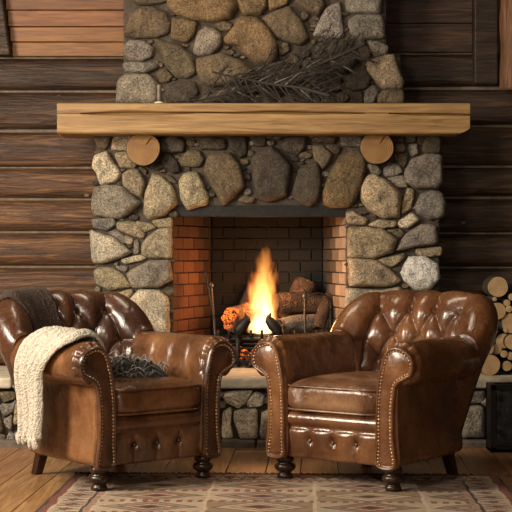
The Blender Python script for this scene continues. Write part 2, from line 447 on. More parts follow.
def stones(polys,D,name,parent,tones=1.0,depth=.07,base=.03,extra=None):
    mb=MB()
    for idx,(k,poly) in enumerate(polys):
        pts=np.array([[W(x,y,D).x,W(x,y,D).z] for x,y in poly])
        c=pts.mean(0); size=math.sqrt(abs(0.5*np.sum(pts[:,0]*np.roll(pts[:,1],-1)-np.roll(pts[:,0],-1)*pts[:,1])))
        n=max(14,min(56,int(size*260)))
        q=pts
        for _ in range(1):
            q=np.stack([q*.88+np.roll(q,-1,0)*.12,q*.12+np.roll(q,-1,0)*.88],1).reshape(-1,2)
        q=catmull(q,n); q=c+(q-c)*(1+.0065/max(size,.03))
        ar=np.sum(q[:,0]*np.roll(q[:,1],-1)-np.roll(q[:,0],-1)*q[:,1])
        if ar<0:q=q[::-1]
        h=min(depth,.28*size+.012)*rnd(.8,1.2); tx,tz=rnd(-.22,.22),rnd(-.22,.22)
        rings=[1,1,.985,.95,.88,.78,.65,.5,.35,.2,.07]
        P=np.zeros((len(rings),n,3)); sd=idx*7.31
        for i,r in enumerate(rings):
            for j in range(n):
                x,z=c+(q[j]-c)*r
                w=noise.noise((x*30,z*30,sd))*.0035; 
                x+=w;z+=noise.noise((x*30+9,z*30,sd))*.0035
                y=-h*(1-r**7)**.5 if r<1 else (0 if i else .05)
                nz=noise.fractal((x*13,z*13,sd),.8,2.2,4)*.011*min(1,size*7)+.006*noise.noise((x*55,z*55,sd))
                y+=(nz+tx*(x-c[0])+tz*(z-c[1]))*(1-r**4)
                P[i,j]=(x,D-6-base+y,z)
        col=np.array(TONE[k])*rnd(.85,1.15)*tones; mb.col=tuple((col*np.array([rnd(.96,1.06),1,rnd(.93,1.05)])).tolist())
        mb.grid(P,False,True,flip=False)
        b=len(mb.v)-n; mb.f.append(tuple(range(b,b+n)))
    o=mb.build(name,M['stone'],parent)
    bm=bmesh.new(); bm.from_mesh(o.data); bmesh.ops.recalc_face_normals(bm,faces=bm.faces); bm.to_mesh(o.data); bm.free()
    return o
DF=8.0
fp=empty('stone_fireplace',(0,DF-6,0),0,'tall fieldstone fireplace and chimney with a burning open firebox, against the log wall','fireplace')
def child(o,p): 
    o.parent=p; o.matrix_parent_inverse=Matrix.Translation(p.location).inverted(); return o
up=parse(UP); lo=parse(LO)
def inU(x,y): return 123<x<(382 if y<60 else 396) and y<104 and x>(132 if y<70 else 121)
up=fill(up,inU,(118,-20,402,104),900,2.0,6,'kkd')
for y in range(-30,-8,1): pass
def inL(x,y): return 97<x<437 and 135<y<366 and not(174<x<345 and y>205) and not (210<x<320 and y>200)
lo=fill(lo,inL,(92,134,441,367),2500,1.8,5,'kkdg')
child(stones(up,8.06,'chimney_breast',None),fp)
lp=[];rp=[];li=[]
for k,p in lo:
    cx=sum(q[0] for q in p)/len(p)
    (lp if cx<177 else rp if cx>358 or sum(q[1] for q in p)/len(p)>210 else li).append((k,p))
child(stones(lp,DF,'stone_pier',None),fp); child(stones(rp,DF,'stone_pier',None),fp); child(stones(li,DF,'stone_lintel',None),fp)
mb=MB()
X=lambda px,D=DF:(px-256)/F*D
Z=lambda py,D=DF:1-(py-256)/F*D
mb.box((X(96),DF-6-.03,.362),(X(174),2.23,Z(134)))
mb.box((X(346),DF-6-.03,.362),(X(439),2.23,Z(134)))
mb.box((X(174)-.01,DF-6-.03,Z(206)),(X(346)+.01,2.23,Z(134)))
mb.box((X(124,8.06),2.03,Z(140,8.06)),(X(386,8.06),2.23,3.3))
mb.box((X(386,8.06),2.03,Z(140,8.06)),(X(400,8.06),2.23,Z(58,8.06)))
child(bevel(mb.build('mortar_core',M['mortar'],None,False),.012),fp)
# upper stones out of the frame keep the chimney going to the ceiling
ext=[]
yy=-14
ext=fill(ext,lambda x,y:True,(124,-118,386,-12),500,6,16,'kgo')
child(stones(ext,8.06,'chimney_breast',None),fp)

# firebox
fb=MB()
def brick_wall(mb,p0,p1,z0,z1,L,h,cf,skip=.0):
    p0=Vector(p0);p1=Vector(p1); d=(p1-p0); ln=d.length; d.normalize(); n=Vector((-d.y,d.x)) 
    r=0; z=z0
    while z<z1-.01:
        s=-(L/2)*(r%2)
        while s<ln-.005:
            a=max(s,0)+.003; b=min(s+L,ln)-.003
            if b>a+.004:
                mb.col=cf(s/ln,(z-z0)/(z1-z0)); e=rnd(0,.004)
                A=p0+d*a;B=p0+d*b;zz=min(z+h,z1)
                c=[(A.x+n.x*t,A.y+n.y*t) for t in(e,.05)];g=[(B.x+n.x*t,B.y+n.y*t) for t in(e,.05)]
                mb.add([(c[0][0],c[0][1],z+.003),(g[0][0],g[0][1],z+.003),(g[1][0],g[1][1],z+.003),(c[1][0],c[1][1],z+.003),
                        (c[0][0],c[0][1],zz-.003),(g[0][0],g[0][1],zz-.003),(g[1][0],g[1][1],zz-.003),(c[1][0],c[1][1],zz-.003)],
                       [(0,3,2,1),(4,5,6,7),(0,1,5,4),(1,2,6,5),(2,3,7,6),(3,0,4,7)])
            s+=L
        z+=h; r+=1
FLx,FRx=X(173),X(345); BY=2.55; BLx,BRx=-.27,.405
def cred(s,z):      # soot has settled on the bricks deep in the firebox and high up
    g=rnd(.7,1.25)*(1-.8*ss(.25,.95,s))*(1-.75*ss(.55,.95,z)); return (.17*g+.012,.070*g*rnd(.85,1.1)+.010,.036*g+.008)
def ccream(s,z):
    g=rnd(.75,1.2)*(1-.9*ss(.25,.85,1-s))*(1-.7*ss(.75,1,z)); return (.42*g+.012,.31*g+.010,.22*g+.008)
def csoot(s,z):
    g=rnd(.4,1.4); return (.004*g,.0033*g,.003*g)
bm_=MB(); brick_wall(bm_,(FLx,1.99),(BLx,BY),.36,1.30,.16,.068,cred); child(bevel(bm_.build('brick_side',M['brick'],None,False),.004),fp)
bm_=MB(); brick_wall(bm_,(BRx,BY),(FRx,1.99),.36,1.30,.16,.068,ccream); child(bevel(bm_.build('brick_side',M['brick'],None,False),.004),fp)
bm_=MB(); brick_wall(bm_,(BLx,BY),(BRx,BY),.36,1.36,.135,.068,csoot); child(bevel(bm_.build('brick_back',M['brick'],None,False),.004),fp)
mb=MB(); mb.col=(.040,.034,.030)
t=.02
mb.add([(FLx-.01,1.99,.3),(BLx-t,BY+t,.3),(BRx+t,BY+t,.3),(FRx+.01,1.99,.3),(FLx-.01,1.99,1.36),(BLx-t,BY+t,1.36),(BRx+t,BY+t,1.36),(FRx+.01,1.99,1.36)],
       [(0,1,5,4),(1,2,6,5),(2,3,7,6),(0,3,2,1)])
child(mb.build('brick_joints',M['brick'],None,False),fp)
mb=MB(); mb.box((FLx-.02,2.0,1.34),(FRx+.02,2.75,1.38)); mb.box((X(176),1.975,Z(217)),(X(346),2.02,Z(203)));
child(bevel(mb.build('iron_lintel',M['iron'],None,False),.003),fp)
mb=MB(); P=np.zeros((50,40,3))
for i in range(50):
    for j in range(40):
        u=i/49;v=j/39; y=2.03+v*(BY-2.05); x=(FLx+.03+(BLx-FLx)*v)*(1-u)+(FRx-.03+(BRx-FRx)*v)*u
        P[i,j]=(x,y,.365+.05*math.exp(-((u-.5)/.3)**2)*math.sin(PI*v)+.022*noise.fractal((x*18,y*18,0),.8,2,4))
mb.grid(P); child(mb.build('ash_bed',M['ash'],None),fp)

# raised hearth : slab, stone riser, plinth
he=empty('raised_hearth',(0,1.4,0),0,'long low stone hearth bench with pale slab top running along the foot of the wall','hearth')
HY=1.40
mb=MB(); P=[]
xs=[-3.5,-2.2,-1.28,-.62,.20,1.02,1.75,2.6,3.5]
tops=[]
for i in range(len(xs)-1):
    mb.box((xs[i]+.004,HY-.02+rnd(-.012,.012),.305),(xs[i+1]-.004,2.215,.36+rnd(-.002,.002)))
o=child(bevel(mb.build('hearth_slab',M['slab'],None,False),.012,3),he)
mb=MB(); mb.box((-3.5,HY+.05,0),(3.5,2.215,.306)); child(mb.build('riser_core',M['mortar'],None,False),he)
hs=parse('''p 222,393 238,391 252,391 246,402 238,408 226,402
p 255,392 264,396 262,406 248,407 247,402
p 235,410 257,409 257,438 240,438 234,420
p 223,412 232,408 231,425 233,438 222,438
p 262,412 282,408 284,437 260,438
k 0,392 15,391 17,398 4,402
g 0,404 12,403 17,399 14,412 4,416
g 4,420 13,414 12,430 6,426
b 16,402 24,404 24,424 14,424
g 462,392 484,391 484,402 466,404
g 464,407 483,406 484,437 462,437
k -20,392 -3,392 -4,412 -20,414
k -22,418 0,418 4,432 -20,434''')
hs=fill(hs,lambda x,y:True,(-150,392,660,437),3500,4,13,'gbkg')
child(stones(hs,HY+6.03,'stone_riser',None,1.0,.05,0.0),he)
mb=MB()
for i in range(14):
    mb.box((-3.5+i*.5+.003,HY-.06,-.01),(-3.0+i*.5-.003,HY+.08,.038),jit=.004)
child(bevel(mb.build('plinth',M['slab'],None,False),.01,2),he)
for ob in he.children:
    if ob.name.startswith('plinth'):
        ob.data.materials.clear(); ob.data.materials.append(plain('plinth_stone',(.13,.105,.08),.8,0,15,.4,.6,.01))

# mantel beam with a long drying crack
DM=7.75; mx0,mx1=X(57,DM),X(470,DM); mz0,mz1=Z(133.5,DM),Z(103,DM)
mb=MB(); nx,nz=620,110; P=np.zeros((nx,nz,3))
def crackz(x):
    return mz0+(mz1-mz0)*(.66+.035*math.sin(x*2.2+1)+.02*noise.noise((x*5,0,0)) - .03*(x))
for i in range(nx):
    x=mx0+(mx1-mx0)*i/(nx-1); u=i/(nx-1)
    endr=max(0,1-(1-u)/.012)**2
    for j in range(nz):
        v=j/(nz-1); z=mz0+(mz1-mz0)*v+.004*noise.noise((x*3,7,0))*(1-v)
        if u>.97: z=max(z,mz0+.03*((u-.97)/.03)**2)
        w=.0075*max(0,.50+noise.noise((x*2.3,3,0))*1.3)
        cz=crackz(x); y=.03*math.exp(-((z-cz)/(w+.0012))**2)*(1 if w>.0006 else .2)
        cz2=cz-.035-.02*math.sin(x*3); y+=.012*math.exp(-((z-cz2)/.0018)**2)*max(0,noise.noise((x*1.7,9,0))*2)
        e=min(v,1-v)*(mz1-mz0); y+=.010*max(0,1-e/.012)**2
        y+=.004*noise.noise((x*2,z*9,1))
        P[i,j]=(x,DM-6+y,z)
mb.grid(P,flip=False)
def loop(i): return [tuple(P[i,j]) for j in range(nz)]
yb=2.06
# top, bottom, back, ends
T=np.array([[P[i,-1],(P[i,-1][0],yb,P[i,-1][2])] for i in range(0,nx)]); mb.grid(T,flip=False)
B=np.array([[(P[i,0][0],yb,P[i,0][2]),P[i,0]] for i in range(0,nx)]); mb.grid(B,flip=False)
for i in (0,nx-1):
    E=np.array([[P[i,j],(P[i,j][0],yb,P[i,j][2])] for j in range(nz)]); mb.grid(E,flip=(i==0))
Bk=np.array([[(P[i,0][0],yb,P[i,0][2]),(P[i,-1][0],yb,P[i,-1][2])] for i in range(nx)]); mb.grid(Bk,flip=True)
o=mb.build('mantel_beam',M['beam'],None,True,40); tag(o,'thick honey-coloured wooden mantel beam with a long crack, across the fireplace','mantel')
for px,py,r,lab in ((143,149,16.5,'round cut log end under the left part of the mantel beam'),(377,147.5,16.3,'round cut log end under the right part of the mantel beam')):
    c=W(px,py,7.86); o=log_mesh('log_corbel',r/F*7.86,.26,M['bark'],M['cut'],None,True,px); o.location=(c.x,c.y,c.z); tag(o,lab,'log','log corbels under the mantel')
# ------------------------------------------------------------ armchairs
A_,YB,BB,EE=.264,.355,.17,.62
def _plan():
    t=np.linspace(-PI/2,PI/2,801); s,c=np.sin(t),np.cos(t)
    x=A_*np.sign(s)*np.abs(s)**EE; y=YB-BB+BB*np.abs(c)**EE
    L=np.concatenate([[0],np.cumsum(np.hypot(np.diff(x),np.diff(y)))]); n=241
    q=np.linspace(0,L[-1],n); X=np.interp(q,L,x);Y=np.interp(q,L,y)
    k=np.ones(15)/15
    Xp=np.convolve(np.pad(X,7,'reflect',reflect_type='odd'),k,'valid');Yp=np.convolve(np.pad(Y,7,'reflect',reflect_type='odd'),k,'valid')
    tx,ty=np.gradient(Xp),np.gradient(Yp); l=np.hypot(tx,ty)
    return Xp,Yp,-ty/l,tx/l,q-L[-1]/2
PX,PY,PNX,PNY,PS=_plan(); SL=PS[-1]
PROF=catmull([(-.02,.34),(-.01,.46),(.008,.57),(.034,.67),(.066,.745),(.108,.792),(.142,.795),(.174,.770),(.183,.725),(.173,.67),(.156,.61),(.125,.5),(.088,.3),(.045,.105)],150,False)
def back_grid(n_u,off=0,u0=-1,u1=1,v0=0,v1=1,n_v=150,tuft=0.0,ds=.137):
    u=np.linspace(u0,u1,n_u); S=u*SL
    px,py,nx,ny=[np.interp(S,PS,a)[:,None] for a in(PX,PY,PNX,PNY)]
    v=np.linspace(v0,v1,n_v); vi=v*(len(PROF)-1)
    o=np.interp(vi,np.arange(len(PROF)),PROF[:,0])[None]; z=np.interp(vi,np.arange(len(PROF)),PROF[:,1])[None]
    au=np.abs(u)[:,None]
    nl=np.sqrt(nx**2+ny**2); nx=nx/nl;ny=ny/nl
    so=1-.30*ss(.62,1,au)
    drop=.185*ss(.58,1.0,au)+.01*au**2
    zz=z-drop*np.clip((z-.36)/.46,0,1.1)
    oo=o*so
    P=np.stack([px+nx*oo,py+ny*oo,zz+0*px],2)
    low=np.clip((.64-z)/.54,0,1)*ss(.5,.56,v)[None]       # the outside of the back leans in towards the feet
    P[...,1]-=.095*low; P[...,0]*=1-.10*low
    Nn=normals(P)
    # orient outward: at inner face the normal must point to the seat
    if Nn[n_u//2,5] @ np.array([-np.interp(0,PS,PNX),-1,0])<0 and abs(u0+u1)<.1: Nn=-Nn
    elif abs(u0+u1)>=.1:
        ref=np.stack([-nx*1.0+0*zz,-ny*1.0+0*zz,0*zz+0*nx],2)[:,3]
        if np.sum(Nn[:,3]*ref)<0: Nn=-Nn
    H=np.zeros(P.shape[:2]); btn=[]
    if tuft:
        z0,dt=.730,.108
        a=S[:,None]/ds+np.maximum(0,(z0-z))/(2*dt); b=S[:,None]/ds-np.maximum(0,(z0-z))/(2*dt)
        a=a+.5;b=b+.5
        h=(np.abs(np.sin(PI*a))*np.abs(np.sin(PI*b)))**.42
        vis=1-ss(.31,.46,v)[None]             # creases die out behind the crest
        fade=vis*(1-ss(.86,.97,au))
        H=tuft*(h*fade+(1-fade)*.75)
        rows=[(0,0),(1,.5),(2,0),(3,.5)]
        for r,sh in rows:
            zt=z0-r*dt
            kk=int(np.argmin(np.abs(PROF[:60,1]-zt))); vj=kk/(len(PROF)-1)
            for k in range(-5,6):
                s=(k+.5+sh)*ds
                if abs(s)>SL*.9: continue
                d2=(S[:,None]-s)**2+((z-zt)**2)*(v[None]<.42)+1*(v[None]>=.42)
                H-=.016*np.exp(-d2/.013**2)
                i=int(round((s/SL-u0)/(u1-u0)*(n_u-1))); j=int(round((vj-v0)/(v1-v0)*(n_v-1)))
                btn.append((i,j))
    P2=P+Nn*(H+off)[...,None] if np.ndim(off)==0 else P+Nn*(H+off)[...,None]
    return P2,Nn,btn
ARM=catmull([(.242,.12),(.238,.28),(.243,.40),(.250,.50),(.262,.575),(.293,.622),(.338,.636),(.382,.622),(.416,.582),(.427,.530),(.416,.482),(.385,.455),(.360,.458),(.350,.44),(.347,.36),(.349,.24),(.352,.12)],150,True)
PAN=catmull([(.248,.105),(.244,.20),(.243,.30),(.247,.40),(.258,.49),(.272,.560),(.299,.603),(.338,.616),(.376,.603),(.403,.572),(.412,.530),(.402,.493),(.376,.472),(.354,.452),(.344,.40),(.338,.33),(.340,.22),(.346,.105)],190,True)
for Q_ in (ARM,PAN): Q_[:,0]+=.022*ss(.28,.42,Q_[:,0])*ss(.44,.50,Q_[:,1])+.006*ss(.47,.55,Q_[:,1])
def leatherchair(name,loc,rz,label,mats,wx=.965):
    root=empty(name,loc,rz,label,'armchair','pair of tufted leather club armchairs'); root.scale=(wx,.97,1)
    # backrest
    P,Nn,btn=back_grid(340,0,tuft=.040)
    mb=MB(); mb.grid(P); 
    for i in (0,-1): 
        c=P[i].mean(0); mb.grid(np.stack([P[i],P[i]*.5+c*.5,P[i]*.02+c*.98]),flip=(i==0))
    bk=mb.build('backrest',mats[0],root)
    b0=None
    for (i,j) in btn:
        p=P[i,j]; n=Vector(Nn[i,j])
        if b0 is None:
            m2=MB(); m2.lathe([(.0001,.006),(.004,.0055),(.0075,.003),(.009,0),(.008,-.004)],n=14); b0=m2.build('tuft_button',mats[0],bk); o=b0
        else: o=b0.copy(); COL.objects.link(o)
        o.parent=bk; o.location=Vector(p)-n*.001; o.rotation_euler=n.to_track_quat('Z','Y').to_euler()
    # arms
    for sg in (-1,1):
        ys=np.concatenate([np.linspace(-.402,-.35,14),np.linspace(-.34,.205,44)]); Pm=np.zeros((len(ys),150,3))
        cx,cz=.350,.535
        for i,y in enumerate(ys):
            q=ARM.copy(); d=q-np.array([cx,cz]); ang=np.arctan2(d[:,1],d[:,0]); rr=np.hypot(d[:,0],d[:,1])
            roll=ss(.445,.49,q[:,1])
            k=ss(-.402,-.372,y)
            rip=.015*(1-np.abs(np.sin(ang*6)))**2*(1-ss(-.402,-.345,y))*roll
            sh=(1-k)*.018
            q=q-d/rr[:,None]*(sh*roll+rip)[:,None]
            # rounded inner arm with shallow tufting
            ins=(q[:,0]<.33)*roll
            bt=np.zeros(150)
            for yy in(-.27,-.13,.01):
                bt+= .010*np.exp(-((y-yy)/.018)**2)*ins*(.35+.65*np.exp(-((q[:,1]-.56)/.03)**2))
            q=q+(-d/rr[:,None])*bt[:,None]*1.2
            # roll gets slimmer towards the back
            tp=ss(-.05,.25,y)*.03
            q[:,0]-= tp*roll*(q[:,0]>.35)*1.0
            q[:,0]+= (.004*math.sin(y*9)-.030*ss(-.05,.205,y)*np.clip((.55-q[:,1])/.3,0,1))*(1-roll)*(q[:,0]>.3)
            Pm[i,:,0]=q[:,0]*sg; Pm[i,:,1]=y; Pm[i,:,2]=q[:,1]
        mb=MB(); mb.grid(Pm,False,True,flip=(sg>0))
        n0=len(mb.v)-150
        mb.f.append(tuple(range(150)) ); mb.f.append(tuple(n0+k for k in range(150)))
        arm=mb.build('arm',mats[1],root)
        bm=bmesh.new(); bm.from_mesh(arm.data); bmesh.ops.recalc_face_normals(bm,faces=bm.faces); bm.to_mesh(arm.data); bm.free()
        # scroll facing
        cen=PAN.mean(0); tan=np.roll(PAN,-1,0)-np.roll(PAN,1,0); nr=np.stack([tan[:,1],-tan[:,0]],1); nr/=np.linalg.norm(nr,axis=1,keepdims=True)
        ar=np.sum(PAN[:,0]*np.roll(PAN[:,1],-1)-np.roll(PAN[:,0],-1)*PAN[:,1])
        if ar<0: nr=-nr    # nr points outwards
        rings=[(0,-.385),(0,-.406),(-.002,-.414),(-.006,-.4205),(-.010,-.4215),(-.014,-.418),(-.018,-.411),(-.022,-.4105),(-.027,-.4135)]
        Pq=np.zeros((len(rings),190,3))
        for i,(o_,y) in enumerate(rings):
            q=PAN+nr*o_; Pq[i,:,0]=q[:,0]*sg;Pq[i,:,1]=y;Pq[i,:,2]=q[:,1]
        mb=MB(); mb.grid(Pq,False,True); n0=len(mb.v)-190
        from mathutils.geometry import tessellate_polygon
        for t in tessellate_polygon([[Vector((float(p[0]),float(p[2]),0)) for p in Pq[-1]]]): mb.f.append(tuple(n0+k for k in t))
        pn=mb.build('arm_facing',mats[2],arm)
        bm=bmesh.new(); bm.from_mesh(pn.data); bmesh.ops.recalc_face_normals(bm,faces=bm.faces); bm.to_mesh(pn.data); bm.free()
        # nail heads following the edge
        q=PAN-nr*.0-nr*.0+(-nr)*.0185; q=q[q[:,1]>.115]
        # walk evenly
        k0=int(np.argmax(np.linalg.norm(np.diff(q,axis=0),axis=1)))+1; q=np.roll(q,-k0,0)
        L=np.concatenate([[0],np.cumsum(np.linalg.norm(np.diff(q,axis=0),axis=1))]); s=np.arange(0,L[-1],.0150)
        mb=MB(); Mx=Matrix.Rotation(PI/2,4,'X')
        for x,z in zip(np.interp(s,L,q[:,0]),np.interp(s,L,q[:,1])):
            mb.lathe([(.0001,.0062),(.0034,.0050),(.0056,.0022),(.006,-.002)],(x*sg,-.4125,z),8,Mx)
        nl=mb.build('nail_trim',M['nail'],arm)
    # seat cushion
    nu,nv=90,40; a=.262;b=.325;h=.074; P=np.zeros((nu,nv,3))
    for i in range(nu):
        t=2*PI*i/nu
        for j in range(nv):
            f=-PI/2+PI*j/(nv-1); c=abs(math.cos(f))**.32; s=math.copysign(abs(math.sin(f))**.55,math.sin(f))
            x=math.copysign(abs(math.cos(t))**.28,math.cos(t))*c; y=math.copysign(abs(math.sin(t))**.28,math.sin(t))*c
            crown=.022*max(0,1-x*x)*max(0,1-y*y)*(1 if s>0 else 0)
            w=.004*noise.noise((x*4,y*4,s*2+3))+.002*noise.noise((x*11,y*3,s*5))
            P[i,j]=(a*x*(1+.0*s),-.10+b*y,.375+h*s+crown+w)
            P[i,j]+=(0,-.010*noise.noise((x*3,1,s))*(y<-.8),0)
    mb=MB(); mb.grid(P,True,False)
    cu=mb.build('seat_cushion',mats[3],root)
    for zz,hh in ((.424,1),(.322,1)):
        m2=MB(); pts=[]
        for k in range(100):
            t=2*PI*k/100; pts.append((a*1.0*math.copysign(abs(math.cos(t))**.28,math.cos(t)),-.10+b*math.copysign(abs(math.sin(t))**.28,math.sin(t)),zz))
        Q=[]
        for k,p in enumerate(pts):
            p=Vector(p); T=(Vector(pts[(k+1)%100])-Vector(pts[k-1])).normalized(); n=T.cross(Vector((0,0,1)))
            Q.append([p+n*(.0045*math.cos(g)-.002)+Vector((0,0,1))*.0045*math.sin(g) for g in [i*PI/4 for i in range(8)]])
        m2.grid(np.array(Q),True,True); m2.build('piping',mats[3],cu)
    # front rail and buttoned apron
    P=np.zeros((90,50,3)); prof=catmull([(-.20,.318),(-.34,.318),(-.375,.312),(-.398,.290),(-.398,.262),(-.380,.243),(-.382,.236),(-.392,.222),(-.388,.17),(-.380,.125),(-.366,.104),(-.20,.104)],50,False)
    for i in range(90):
        x=-.246+.492*i/89
        for j in range(50):
            y,z=prof[j]
            if z<.236 and y<-.35:
                for bx in(-.125,0,.125):
                    d=math.hypot((x-bx)*.8,(z-.185)); y+=.016*math.exp(-(d/.022)**2)
                    y+=.010*math.exp(-((x-bx)/.010)**2)*(1 if z>.185 else .4)*ss(.236,.22,z) if z>.185 else .004*math.exp(-((x-bx)/.008)**2)
                y-=.006*abs(math.sin(PI*(x+.0625+.0625)/.125))*1.0
            P[i,j]=(x,y,z)
    mb=MB(); mb.grid(P,flip=True); ap=mb.build('apron',mats[1],root)
    for bx in(-.125,0,.125):
        o=b0.copy(); COL.objects.link(o); o.name='apron_button'; o.parent=ap; o.location=(bx,-.383,.185); o.rotation_euler=(PI/2,0,0)
    mb=MB(); mb.box((-.30,-.36,.108),(.30,.20,.30)); mb.box((-.25,.2,.28),(.25,.33,.42)); bevel(mb.build('seat_base',mats[1],root,False),.015)
    # feet
    for x in(-.292,.292):
        mb=MB(); mb.lathe([(.022,.0),(.034,.004),(.038,.014),(.033,.024),(.026,.029),(.034,.034),(.047,.045),(.050,.056),(.044,.067),(.030,.072),(.036,.078),(.042,.086),(.040,.096),(.034,.108)],(x,-.345,0),28)
        mb.build('foot',M['darkwood'],root)
        mb=MB(); s=1 if x>0 else -1
        x*=.80; t=[(-.026,-.026),(.026,-.026),(.026,.026),(-.026,.026)]
        vs=[(x*.98+q[0]*.8+s*.012,.255+q[1]*.8+.02,-.006) for q in t]+[(x*.98+q[0],.23+q[1],.125) for q in t]
        mb.add(vs,[(3,2,1,0),(4,5,6,7),(0,1,5,4),(1,2,6,5),(2,3,7,6),(3,0,4,7)])
        bevel(mb.build('foot',M['darkwood'],root,False),.004)
    return root
RZ=math.radians(35)
chR=leatherchair('leather_armchair',(.556,.400,.006),-math.radians(37),'right tufted brown leather armchair with nothing on it, turned towards the fire',(M['leather'],M['leather'],M['leather'],M['leather_worn']))
chL=leatherchair('leather_armchair',(-.662,.400,.006),math.radians(39),'left tufted brown leather armchair, with a cream throw over its arm',(M['leather_dark'],M['leather_lit'],M['leather_dark'],M['leather']),.94)
# cloths on the left armchair
def knit(name,c,scale,bmp,rough=.95):
    m,nt,b=newmat(name); v=coords(nt)
    n=tex(nt,v,scale,4,.7); nt.links.new(ramp(nt,[(.3,tuple(x*.75 for x in c)),(.65,tuple(min(1,x*1.15) for x in c))],n),b.inputs['Base Color'])
    b.inputs['Roughness'].default_value=rough; b.inputs['Sheen Weight'].default_value=.05
    vo=N(nt,'ShaderNodeTexVoronoi'); vo.inputs['Scale'].default_value=scale*1.6; nt.links.new(v,vo.inputs['Vector'])
    p=bump(nt,b,vo.outputs['Distance'],bmp,.008); bump(nt,b,n,bmp,.01,p); return m
M['cream']=knit('cream_knit',(.55,.50,.41),70,.7)
M['brownknit']=knit('brown_knit',(.050,.026,.015),80,.9)
M['fur']=knit('dark_fur',(.018,.014,.012),60,1)
M['silver']=plain('silver_strand',(.26,.24,.22),.45,.2,30,.4,.1)
TH=catmull([(.236,.50),(.246,.56),(.265,.615),(.300,.648),(.342,.656),(.390,.644),(.446,.606),(.468,.555),(.470,.50),(.462,.42),(.456,.32),(.458,.215)],90,False)
def throw_pt(s,v):        # s across the width 0..1 (front to back)
    x,z=np.array([np.interp(v*89,np.arange(90),TH[:,k]) for k in(0,1)])
    yf=-.335+.175*float(ss(.36,.66,v)); yr=.00+.07*float(ss(.2,.7,v))
    y=yf+(yr-yf)*s
    r=.026*abs(math.sin(PI*s*6.0+.7*noise.noise((s*2,v*3,0))))+.010*noise.noise((s*4,v*2.2,5))+.003*noise.noise((s*30,v*40,2))
    g=ss(.45,.7,v)
    k=max(0,min(1,(v-.02)/.1)); n=(0,1) if v<.5 else (1,0)
    ex=(x+ (r*1.0*g+ r*.4*(1-g)) + .02*g*math.sin(s*5+1)*float(ss(.6,1,v)))
    ez=z+r*(1-g)*.9-(.012*math.sin(s*9)*float(ss(.9,1,v)))
    return (-ex,y,ez)
mb=MB(); P=np.array([[throw_pt(i/79,j/159) for j in range(160)] for i in range(80)]); mb.grid(P)
th=mb.build('knit_throw',M['cream']); th.location=chL.location; th.rotation_euler=chL.rotation_euler
m=th.modifiers.new('s','SOLIDIFY'); m.thickness=.014; m.offset=0
th.scale=chL.scale; tag(th,'cream knitted throw with tasselled end, hanging over the outer arm of the left armchair','throw')
for k in range(11):
    s=(k+.5)/11; p=Vector(throw_pt(s,.99)); mb=MB(); pts=[p+Vector((-.003*math.sin(i),.004*math.sin(k*2+i),.006-i*.010)) for i in range(6)]
    mb.tube(pts,[.010,.013,.014,.014,.013,.009],8); mb.build('tassel',M['cream'],th)
P,_,_=back_grid(110,.036,-.68,-.18,.15,.56,90)
for i in range(110):
    for j in range(90):
        u=i/109;v=j/89
        sk=.16*(1-v)*(1 if True else 0)
        n=noise.noise((u*3.5,v*3.0,4))*.016+noise.noise((u*13+v*4,v*9,1))*.005+noise.noise((u*50,v*50,1))*.002
        d=Vector((P[i,j][0]+.05,P[i,j][1]-.1,0)).normalized()
        P[i,j]+=np.array((-d.x*n*0-d.x*.0,-abs(n)*.6,abs(n)*.7+n*.2))
mb=MB(); mb.grid(P); bl=mb.build('knit_blanket',M['brownknit']); bl.location=chL.location; bl.rotation_euler=chL.rotation_euler
m=bl.modifiers.new('s','SOLIDIFY'); m.thickness=.014; m.offset=0
bl.scale=chL.scale; tag(bl,'dark brown woolly blanket draped over the back of the left armchair','blanket')
mb=MB(); P=np.zeros((110,90,3))
for i in range(110):
    for j in range(90):
        t=2*PI*i/110; r=j/89
        R=1+.16*noise.noise((math.cos(t)*1.7,math.sin(t)*1.7,3))+.05*noise.noise((math.cos(t)*6,math.sin(t)*6,3))
        x=.205*R*r*math.cos(t);y=.19*R*r*math.sin(t)
        hh=.062*(1-r**2.6)*(1+.2*x/.2)+.045*noise.fractal((x*9,y*9,1),.8,2.2,4)*(1-r**4)+.010*noise.noise((x*60,y*60,1))*(1-r**8)
        P[i,j]=(x+.01,y-.13,.466-.024*r*r+max(0,hh))
mb.grid(P,True,False); sh=mb.build('shaggy_shawl',M['fur']); sh.location=chL.location; sh.rotation_euler=chL.rotation_euler
sh.scale=chL.scale; tag(sh,'dark shaggy shawl with silvery strands, heaped on the seat of the left armchair','shawl')
mb=MB()
for k in range(130):
    t=rnd(0,2*PI); r=math.sqrt(rnd(0,1))*.95; i=int(t/(2*PI)*110)%110; j=int(r*89)
    p=Vector(P[i,j])+Vector((0,0,.004)); a=rnd(0,2*PI); L=rnd(.03,.09); c=rnd(-1.5,1.5); pts=[]
    for q in range(6):
        f=q/5; pp=p+Vector((math.cos(a+c*f)*L*f,math.sin(a+c*f)*L*f,.022*math.sin(PI*f)+rnd(0,.003)-.004*f))
        rr=min(.97,math.hypot((pp.x-.01)/.205,(pp.y+.13)/.19)); tt=math.atan2((pp.y+.13)/.19,(pp.x-.01)/.205)%(2*PI)
        pp.z=max(pp.z,P[int(tt/(2*PI)*110)%110,int(rr*89)][2]+.001); pts.append(pp)
    w=rnd(.0009,.0026); mb.tube(pts,[w,w,w,w,w*.7,w*.3],5)
o=mb.build('strands',M['silver'],sh); tag(o,kind='stuff')

